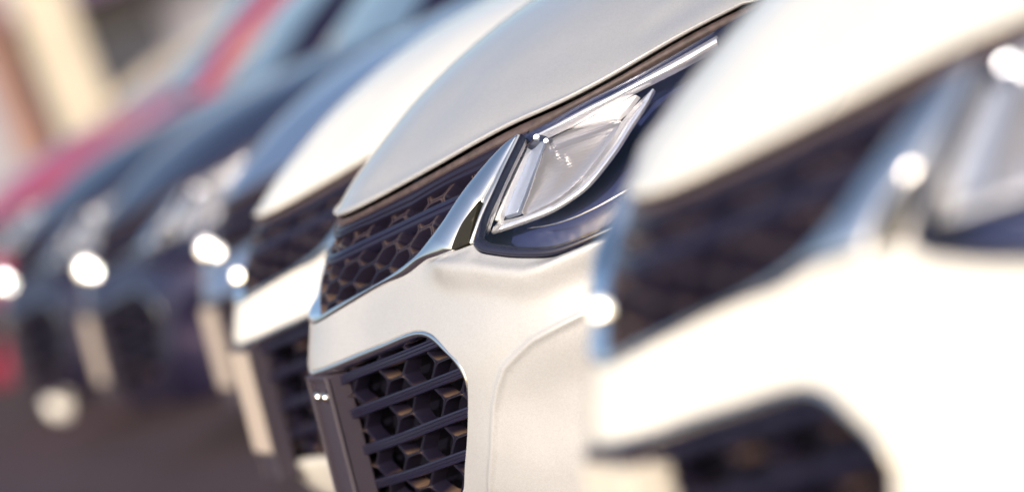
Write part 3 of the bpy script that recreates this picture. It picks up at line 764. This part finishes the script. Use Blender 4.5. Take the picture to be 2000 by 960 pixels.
def build_lamp(root):
    """left lamp; returns its root so that the right one can be mirrored"""
    lp = chain(LTc, LBc[::-1], LIc[::-1])
    L = empty_part('headlight', root)
    # housing bowl: floor + wall
    mb = MB()
    li_n = len(LIc); under = lp.copy(); dl = dist_poly(lp, LIc, False); und = .075 * smooth01(1 - dl / .02)
    und = und * np.interp(lp[:, 1], [.79, .83, .95], [.5, 1, 1]); under[:, 0] -= und
    A = surf(-.004)(lp); B = surf(-.088)(under); k = len(lp)
    mb.add(np.vstack([A, B]), [(i, (i + 1) % k, k + (i + 1) % k, k + i) for i in range(k)])
    patch(mb, under, surf(-.088), .03, analytic=False)
    auto_smooth(mb.build('housing', M['lamp_dark'], L), 50)
    # black gasket round the bottom and inner edge
    m_in = []
    for i, p in enumerate(lp):
        pass
    lo = chain(LIc, LBc[1:])
    mb = MB(); gw = np.interp(np.arange(len(lo)), [0, len(LIc) * .7, len(LIc) * .95, len(lo)], [.05, .08, .9, 1.1])[:, None]
    q = np.array([surf(o)(inset_line(lo, 0) + (inset_line(lo, 1) - lo) * d * gw) for d, o in ((-.001, -.012), (-.0005, .0005), (.004, .0035), (.010, .0035), (.0165, .0005), (.018, -.012))])
    k = q.shape[1]; F = [(a * k + b, a * k + b + 1, (a + 1) * k + b + 1, (a + 1) * k + b) for a in range(q.shape[0] - 1) for b in range(k - 1)]
    mb.add(q.reshape(-1, 3), F); mb.build('gasket', M['lamp_black'], L, smooth=True)
    def piece(name, poly, off, m, step=.006, depth=.01, rnd=.001, bulge=0, rad=.02, closed=True):
        po = dens(chain(poly), .006, closed=True, smooth=False)
        o_ = pillow(po, off, bulge, rad) if bulge else off
        mb = MB(); patch(mb, po, surf(o_), step, flange=allf, rnd=rnd, depth=depth, analytic=not bulge)
        o = mb.build(name, m, L)
        return auto_smooth(o, 50) if bulge else o
    # vertical light ribs by the inner edge
    rb = D['ribs']; tr = np.array(rb[:2] + rb[:0]); l_ = np.array([rb[0], rb[7], rb[6], rb[5]]); r_ = np.array([rb[1], rb[2], rb[3], rb[4]])
    for i in range(4):
        a = .08 + i * .26; c0 = l_ * (1 - a) + r_ * a; c1 = l_ * (1 - a - .12) + r_ * (a + .12)
        po = chain(dens(c0, .01), dens(c1, .01)[::-1])
        mb = MB(); patch(mb, po, surf(-.018), .01, flange=allf, rnd=.0005, depth=.006); mb.build('light_guide_rib', M['lamp_white'], L)
    piece('reflector_edge', D['tan'], -.028, M['lamp_white'])
    piece('reflector', D['mirror'], -.038, M['reflector_pale'])
    lz = D['lens']; lz = lz[:4] + [D['swoosh_in'][k_] for k_ in (7, 6, 5, 4, 3, 2, 1)] + lz[9:]
    piece('projector_lens', lz, -.040, M['lamp_clear'], bulge=.008, rad=.05)
    piece('upper_optic', D['white'], -.034, M['lamp_white'], bulge=.003, rad=.02)
    I_ = dens_n(D['swoosh_in'], 60); O_ = dens_n(D['swoosh_out'], 60); O_ = I_ + (O_ - I_) * .72
    mb = MB(); sweep(mb, I_, O_, [(-.02, -.046), (0, -.0325), (.06, -.0305), (.48, -.0285), (.52, -.0275), (.94, -.0290), (1, -.0305), (1.02, -.036)])
    auto_smooth(mb.build('reflector_frame', M['lamp_bright'], L), 60)
    bw = D['brow']; T_ = dens_n(bw[1:9], 60); U_ = dens_n(bw[9:][::-1], 60)
    mb = MB(); sweep(mb, T_, U_, [(-.03, -.03), (0, -.018), (.1, -.0145), (.45, -.013), (.55, -.013), (.9, -.0165), (1, -.020), (1.03, -.03)])
    auto_smooth(mb.build('brow_trim', M['lamp_bright'], L), 60)
    sm = dens(D['seam'], .01); P3 = surf(-.028)(sm); mb = MB(); mb.tube(P3, [.0003] + [.0012] * (len(P3) - 2) + [.0003], 6); mb.build('seam_line', M['satin'], L, smooth=True)
    # mirror dishes added for sun glints: two near the fender, two small inner ones
    for (s_, z_), r, Rr, dp in (((1.03, .93), .034, .20, .05), ((1.13, .935), .030, .20, .045), ((.634, .953), .006, .038, .013), ((.657, .947), .0045, .03, .020)):
        c = surf(-dp)(np.array([[s_, z_]]))[0]; mb = MB(); cap(mb, c, r, Rr)
        auto_smooth(mb.build('lamp_glint_dish', M['mirror'], L), 60)
    po = [(1.15, .87), (1.22, .90), (1.235, .97), (1.21, 1.01), (1.16, 1.0)]
    piece('side_marker', po, -.02, M['amber'])
    # clear cover
    mb = MB(); patch(mb, lp, surf(lambda s, z: .001 + .004 * smooth01(dist_poly(np.stack([s, z], -1), lp) / .03)), .012, .02)
    mb.build('cover_glass', M['glass'], L)
    return L

def build_cabin(root):
    # greenhouse: bottom ring at the belt, top ring at the roof edge
    def ring(u0, u1, hw, z, zf, n=9):
        pts = []
        for t in np.linspace(-1, 1, n): pts.append((u0 + .16 * t * t, hw * t, zf - .03 * t * t))
        return pts
    mb = MB()
    prof = [(1.17, 1.245, .80, 1.10), (1.42, 1.40, .775, 1.16), (1.70, 1.55, .70, 1.25), (1.95, 1.655, .615, 1.5)]
    # roof and pillars as a loft of cross sections along u: (u, z_top, half width top, half width belt, z belt)
    sec = [(1.22, 1.20, .74, .86, 1.085), (1.50, 1.405, .70, .868, 1.09), (1.80, 1.57, .655, .87, 1.095), (2.05, 1.655, .63, .87, 1.10), (2.5, 1.69, .625, .87, 1.10), (3.1, 1.69, .62, .868, 1.11), (3.7, 1.665, .60, .86, 1.12), (4.1, 1.63, .57, .85, 1.12), (4.4, 1.50, .56, .82, 1.12), (4.62, 1.16, .60, .74, 1.10)]
    V = []; m = 0
    for u, zt, ht, hb, zb in sec:
        row = [(u, -hb, zb - .03), (u, -hb + .01, zb)]
        row += [(u, -ht - .012, zt - .045), (u, -ht + .02, zt - .012)]
        row += [(u, v, zt + .018 * (1 - (v / ht) ** 2)) for v in (-ht * .6, 0, ht * .6)]
        row += [(u, ht - .02, zt - .012), (u, ht + .012, zt - .045), (u, hb - .01, zb), (u, hb, zb - .03)]
        m = len(row); V += row
    F = [(a * m + b, a * m + b + 1, (a + 1) * m + b + 1, (a + 1) * m + b) for a in range(len(sec) - 1) for b in range(m - 1)]
    F.append(tuple(reversed(range(m)))); F.append(tuple(range((len(sec) - 1) * m, len(sec) * m)))
    mb.add(V, F); o = auto_smooth(mb.build('roof', PLACE, root), 40); paint_slot(o)
    def interp(u):
        a = np.array(sec); return [np.interp(u, a[:, 0], a[:, i]) for i in range(1, 5)]
    # windscreen: sits 4 mm proud of the loft between u 1.27 and 2.0
    mb = MB(); us = np.linspace(1.23, 2.02, 10); V = []
    for u in us:
        zt, ht, hb, zb = interp(u); V += [(u - .005, t * (ht - .03), zt + .018 * (1 - t * t) + .005 - .001) for t in np.linspace(-1, 1, 9)]
    mb.add(V, [(a * 9 + b, a * 9 + b + 1, (a + 1) * 9 + b + 1, (a + 1) * 9 + b) for a in range(9) for b in range(8)]); mb.build('windshield', M['window'], root, smooth=True)
    for (a0, a1, b0, b1) in ((1.52, 2.72, 1.86, 2.68), (2.80, 3.72, 2.80, 3.62), (3.80, 4.32, 3.76, 4.12)):
        mb = MB(); n = 8; V = []
        for k in range(n + 1):
            for j in range(5):
                tb = k / n; tt = j / 4; u = (a0 + (a1 - a0) * tb) * (1 - tt) + (b0 + (b1 - b0) * tb) * tt
                zt, ht, hb, zb = interp(u); z0_, z1_ = zb + .02, max(zt - .06, zb + .03); zz = z0_ + (z1_ - z0_) * tt
                f = (zz - zb) / max(zt - .045 - zb, .01); vv = (hb - .01) * (1 - f) + (ht + .012) * f
                V.append((u, vv + .004, zz))
        mb.add(V, [(a * 5 + b, (a + 1) * 5 + b, (a + 1) * 5 + b + 1, a * 5 + b + 1) for a in range(n) for b in range(4)])
        w = mb.build('side_window', M['window'], root, smooth=True); mirrored(w, root)
    mb = MB(); V = []
    for j in range(5):
        u = 4.44 + .16 * j / 4; zt, ht, hb, zb = interp(u); V += [(u + .006, t * (ht - .05), zt + .018 * (1 - t * t) + .004) for t in np.linspace(-1, 1, 7)]
    mb.add(V, [(a * 7 + b, a * 7 + b + 1, (a + 1) * 7 + b + 1, (a + 1) * 7 + b) for a in range(4) for b in range(6)]); mb.build('rear_window', M['window'], root, smooth=True)
    # cowl and floor
    mb = MB(); mb.box((1.19, 0, 1.13), (.14, 1.5, .04), bev=.01); mb.build('cowl', M['plastic_back'], root)
    mb = MB(); mb.box((2.4, 0, .38), (4.3, 1.50, .20), bev=.03); mb.build('floor_pan', M['plastic_back'], root)
    for uc in (.96, 3.66):
        for sg in (-1, 1):
            w = empty_part('wheel', root, (uc, sg * .83, .35))
            mb = MB(); mb.lathe([(.22, -.10 * sg), (.30, -.115 * sg), (.345, -.10 * sg), (.352, -.06 * sg), (.352, .06 * sg), (.345, .10 * sg), (.30, .115 * sg), (.235, .10 * sg), (.22, .07 * sg)], (0, 0, 0), 'y', 36)
            mb.build('tyre', M['tyre'], w, smooth=True)
            mb = MB(); mb.lathe([(.235, .095 * sg), (.225, .085 * sg), (.215, .03 * sg), (.05, .05 * sg), (.045, .075 * sg), (.0, .08 * sg)], (0, 0, 0), 'y', 30)
            for k in range(5):
                a = 2 * math.pi * k / 5; c, s_ = math.cos(a), math.sin(a)
                rot = np.array([[c, 0, -s_], [0, 1, 0], [s_, 0, c]]); mb.box(rot @ np.array([.135, .075 * sg, 0]), (.19, .03, .055), rot, .008)
            auto_smooth(mb.build('rim', M['rim'], w), 40)
    # door mirrors
    for sg in (-1, 1):
        mb = MB(); mb.box((1.62, sg * .99, 1.14), (.13, .20, .14), bev=.04); mb.box((1.64, sg * .89, 1.10), (.07, .1, .03), bev=.008)
        paint_slot(auto_smooth(mb.build('door_mirror', PLACE, root), 60))

POSE_M, POSE_N, POSE_F = (0.7698, 6.9827, 4.900), (0.8308, 4.3491, 4.957), (0.7696, 8.5666, 6.115)

# ---------------------------------------------------------------- build one car, then copies
def build_car():
    root = empty('parked_car')
    build_body(root); build_hood(root); build_front(root)
    L = build_lamp(root)
    Rt = L.copy(); link(Rt, root)
    for ch in list(L.children): mirrored(ch, Rt)
    build_cabin(root)
    return root

def copy_tree(o, parent=None):
    c = o.copy(); link(c, parent)
    for ch in list(o.children): copy_tree(ch, c)
    return c
def walk(o):
    yield o
    for ch in o.children: yield from walk(ch)

proto = build_car()
P_ = {
 'silver': paint('paint_silver_white', (0.405, 0.410, 0.435), .08, .5, .22),
 'white': paint('paint_white', (0.75, 0.73, 0.69), .02, .4, 0, .03),
 'steel': paint('paint_steel_blue', (0.36, 0.43, 0.60), .1, .32, .9),
 'navy': paint('paint_navy', (0.034, 0.028, 0.080), .1, .3, .8),
 'black': paint('paint_blue_black', (0.036, 0.030, 0.075), .1, .3, .8),
 'red': paint('paint_red', (0.46, 0.045, 0.10), .05, .4, .35),
 'grey': paint('paint_light_grey', (0.42, 0.44, 0.46), .1, .35, .4),
 'beige': paint('paint_beige', (0.55, 0.46, 0.38), .08, .4, .3),
 'plum': paint('paint_dark_plum', (0.07, 0.05, 0.11), .08, .35, .4),
}
BEIGE = mat('beige_plate', (.42, .36, .32), .5)
CREAM = mat('cream_plastic', (.60, .56, .50), .5)
CARS = [  # X, Y, yaw, paint, label
 (*POSE_M, 'silver', 'silver-white car in sharp focus with chrome-edged mesh grille and clear headlight'),
 (*POSE_N, 'white', 'nearest car, white and blurred, filling the right side in front of the silver one'),
 (*POSE_F, 'white', 'white car with blown-out bonnet directly behind the silver one in focus'),
 (0.904, 10.9, 7.0, 'steel', 'steel-blue car, third from the camera side behind the first white bonnet'),
 (0.639, 13.3, 7.0, 'navy', 'dark navy blue car parked between the steel-blue and the near-black car'),
 (0.387, 15.8, 7.0, 'black', 'near-black blue car at far left hiding the lower half of the red one'),
 (0.193, 18.3, 7.0, 'red', 'red car whose bonnet makes the pink blurred band at far left'),
 (0.100, 21.0, 7.0, 'grey', 'light grey car with pale blurred bonnet just beyond the red car'),
 (0.170, 23.8, 7.0, 'beige', 'beige car far down the row beyond the light grey one'),
 (0.292, 26.8, 7.0, 'plum', 'dark plum car, most distant one at the end of the row'),
]
for i, (x, y, yaw, pk, lab) in enumerate(CARS):
    c = proto if i == 0 else copy_tree(proto)
    c.location = (x, y, 0); c.rotation_euler = (0, 0, R(yaw))
    tag(c, lab, 'car', 'cars parked side by side in the dealer row')
    if pk == 'red': c.scale = (1.08, 1.08, 1.08)     # a larger model
    for o in walk(c):
        if o.get('paint'):
            o.material_slots[0].link = 'OBJECT'; o.material_slots[0].material = P_[pk]
    if pk == 'black':      # round fog lamp low in the bumper
        fl_ = empty_part('fog_lamp', c, (-0.035, -0.000, 0.200))
        m_ = MB(); m_.lathe([(0, -.045), (.03, -.04), (.055, -.022), (.066, 0), (.072, .004), (.074, .05)], (0, 0, 0), 'x', 24)
        auto_smooth(m_.build('lamp_lens', M['lamp_white'], fl_), 60)
    if i >= 1:           # mirror dish added to glint in the sun on these grilles; silver has none
        cc = S(np.array([0.0]), np.array([.80]))[0]; rr_, RR_ = [0, .014, .018, .028, .030, .026, .03, .02, .02, .02][i], [0, .055, .10, .13, .155, .11, .17, .1, .1, .1][i]
        m_ = MB(); cap(m_, cc + [-.004, 0, 0], rr_, RR_, -1); auto_smooth(m_.build('glint_dish', M['mirror'], c), 60)
        if i >= 3:
            m_ = MB(); cap(m_, cc + [.008, -.075, -.022], rr_ * .8, RR_ * .62, -1); auto_smooth(m_.build('second_glint_dish', M['mirror'], c), 60)  # smaller dish added beside it for a paired glint
    if i == 1:           # the nearest car: cream cover over the lower part of its plate bracket
        m_ = MB(); zc_ = .465; tl = math.atan(.115)
        m_.box((-.119 + (zc_ - .632) * .115 + .022, 0, zc_), (.060, .208, .30), [[math.cos(tl), 0, math.sin(tl)], [0, 1, 0], [-math.sin(tl), 0, math.cos(tl)]], .004)
        m_.build('bracket_cover', CREAM, c)
    if i in (2, 3, 4):   # pale blank plates on the brackets of these cars
        m_ = MB(); zc_ = .50; tl = math.atan(.115)
        m_.box((-.119 + (zc_ - .632) * .115 - .004, 0, zc_), (.006, .20, .25), [[math.cos(tl), 0, math.sin(tl)], [0, 1, 0], [-math.sin(tl), 0, math.cos(tl)]], .0015)
        m_.build('licence_plate', BEIGE, c)
for o in scene.objects:
    if 'paint' in o: del o['paint']

# ---------------------------------------------------------------- ground
gm = mat('asphalt', (0.048, 0.028, 0.040), 0.85, grain=(3.0, .3), bump=(220, .004))
LINE = mat('worn_white_line', (.55, .54, .52), .8, grain=(14, .35))
g = MB(); g.add([(-150, -60, 0), (150, -60, 0), (150, 260, 0), (-150, 260, 0)], [(0, 1, 2, 3)])
tag(g.build('asphalt_ground', gm), kind='structure')
for k, y in enumerate((5.65, 7.78, 9.74, 12.1, 14.55, 17.05, 19.65, 22.4, 25.3)):
    g = MB(); g.add([(1.1, y + .05, .004), (5.6, y - .05 + .65, .004), (5.6, y + .05 + .65, .004), (1.1, y + .15, .004)], [(0, 1, 2, 3)])
    tag(g.build('bay_line', LINE), kind='structure')

# ---------------------------------------------------------------- behind the row: dealer building, posts, van, trees
def box_obj(name, c, d, m, parent=None, bev=.0):
    mb = MB(); mb.box(c, d, bev=bev); return mb.build(name, m, parent)
BM = {
 'wall': mat('building_panels', (0.34, 0.33, 0.38), 0.6, grain=(.6, .15)),
 'cream': mat('cream_render', (0.56, 0.50, 0.41), 0.7, grain=(2, .08)),
 'brown': mat('brown_timber', (0.24, 0.13, 0.105), 0.7, grain=(4, .25)),
 'glassy': mat('building_glass', (0.05, 0.055, 0.08), 0.08, spec=1.0),
 'frame': mat('window_frame', (0.28, 0.26, 0.30), 0.5),
 'kerb': mat('concrete', (0.62, 0.52, 0.42), 0.8, grain=(9, .2)),
 'purple': mat('awning_fabric', (0.13, 0.09, 0.17), 0.8),
}
b = empty('dealer_building', (0, 47, 0)); tag(b, 'long pale grey building with dark windows far behind the row of cars', 'building')
box_obj('wall', (6, 3, 2.6), (44, 6, 5.2), BM['wall'], b)
box_obj('parapet', (6, 2.95, 5.35), (44.3, 6.2, .3), BM['frame'], b, .02)
for i in range(12):
    x = -14 + i * 3.4
    w = box_obj('window', (x, -.03, 1.75), (2.5, .08, 2.3), BM['frame'], b, .01)
    for sg in (-1, 1): box_obj('pane', (x + sg * .6, -.08, 1.75), (1.1, .03, 2.1), BM['glassy'], w)
    if i % 2: box_obj('awning', (x, -.55, 3.15), (2.9, 1.0, .22), BM['purple'], b, .02)
p = empty('cream_pillar', (1.84, 31, 0)); tag(p, 'cream rendered pillar standing beyond the car row at top left', 'pillar')
box_obj('shaft', (0, 0, 2.3), (.46, .46, 4.2), BM['cream'], p, .02); box_obj('plinth', (0, 0, .12), (.62, .62, .24), BM['kerb'], p, .02)
p = empty('timber_post', (1.34, 31.5, 0)); tag(p, 'reddish brown timber post left of the cream pillar', 'post')
box_obj('shaft', (0, 0, 2.3), (.26, .26, 4.4), BM['brown'], p, .01); box_obj('plinth', (0, 0, .12), (.4, .4, .24), BM['kerb'], p, .02)
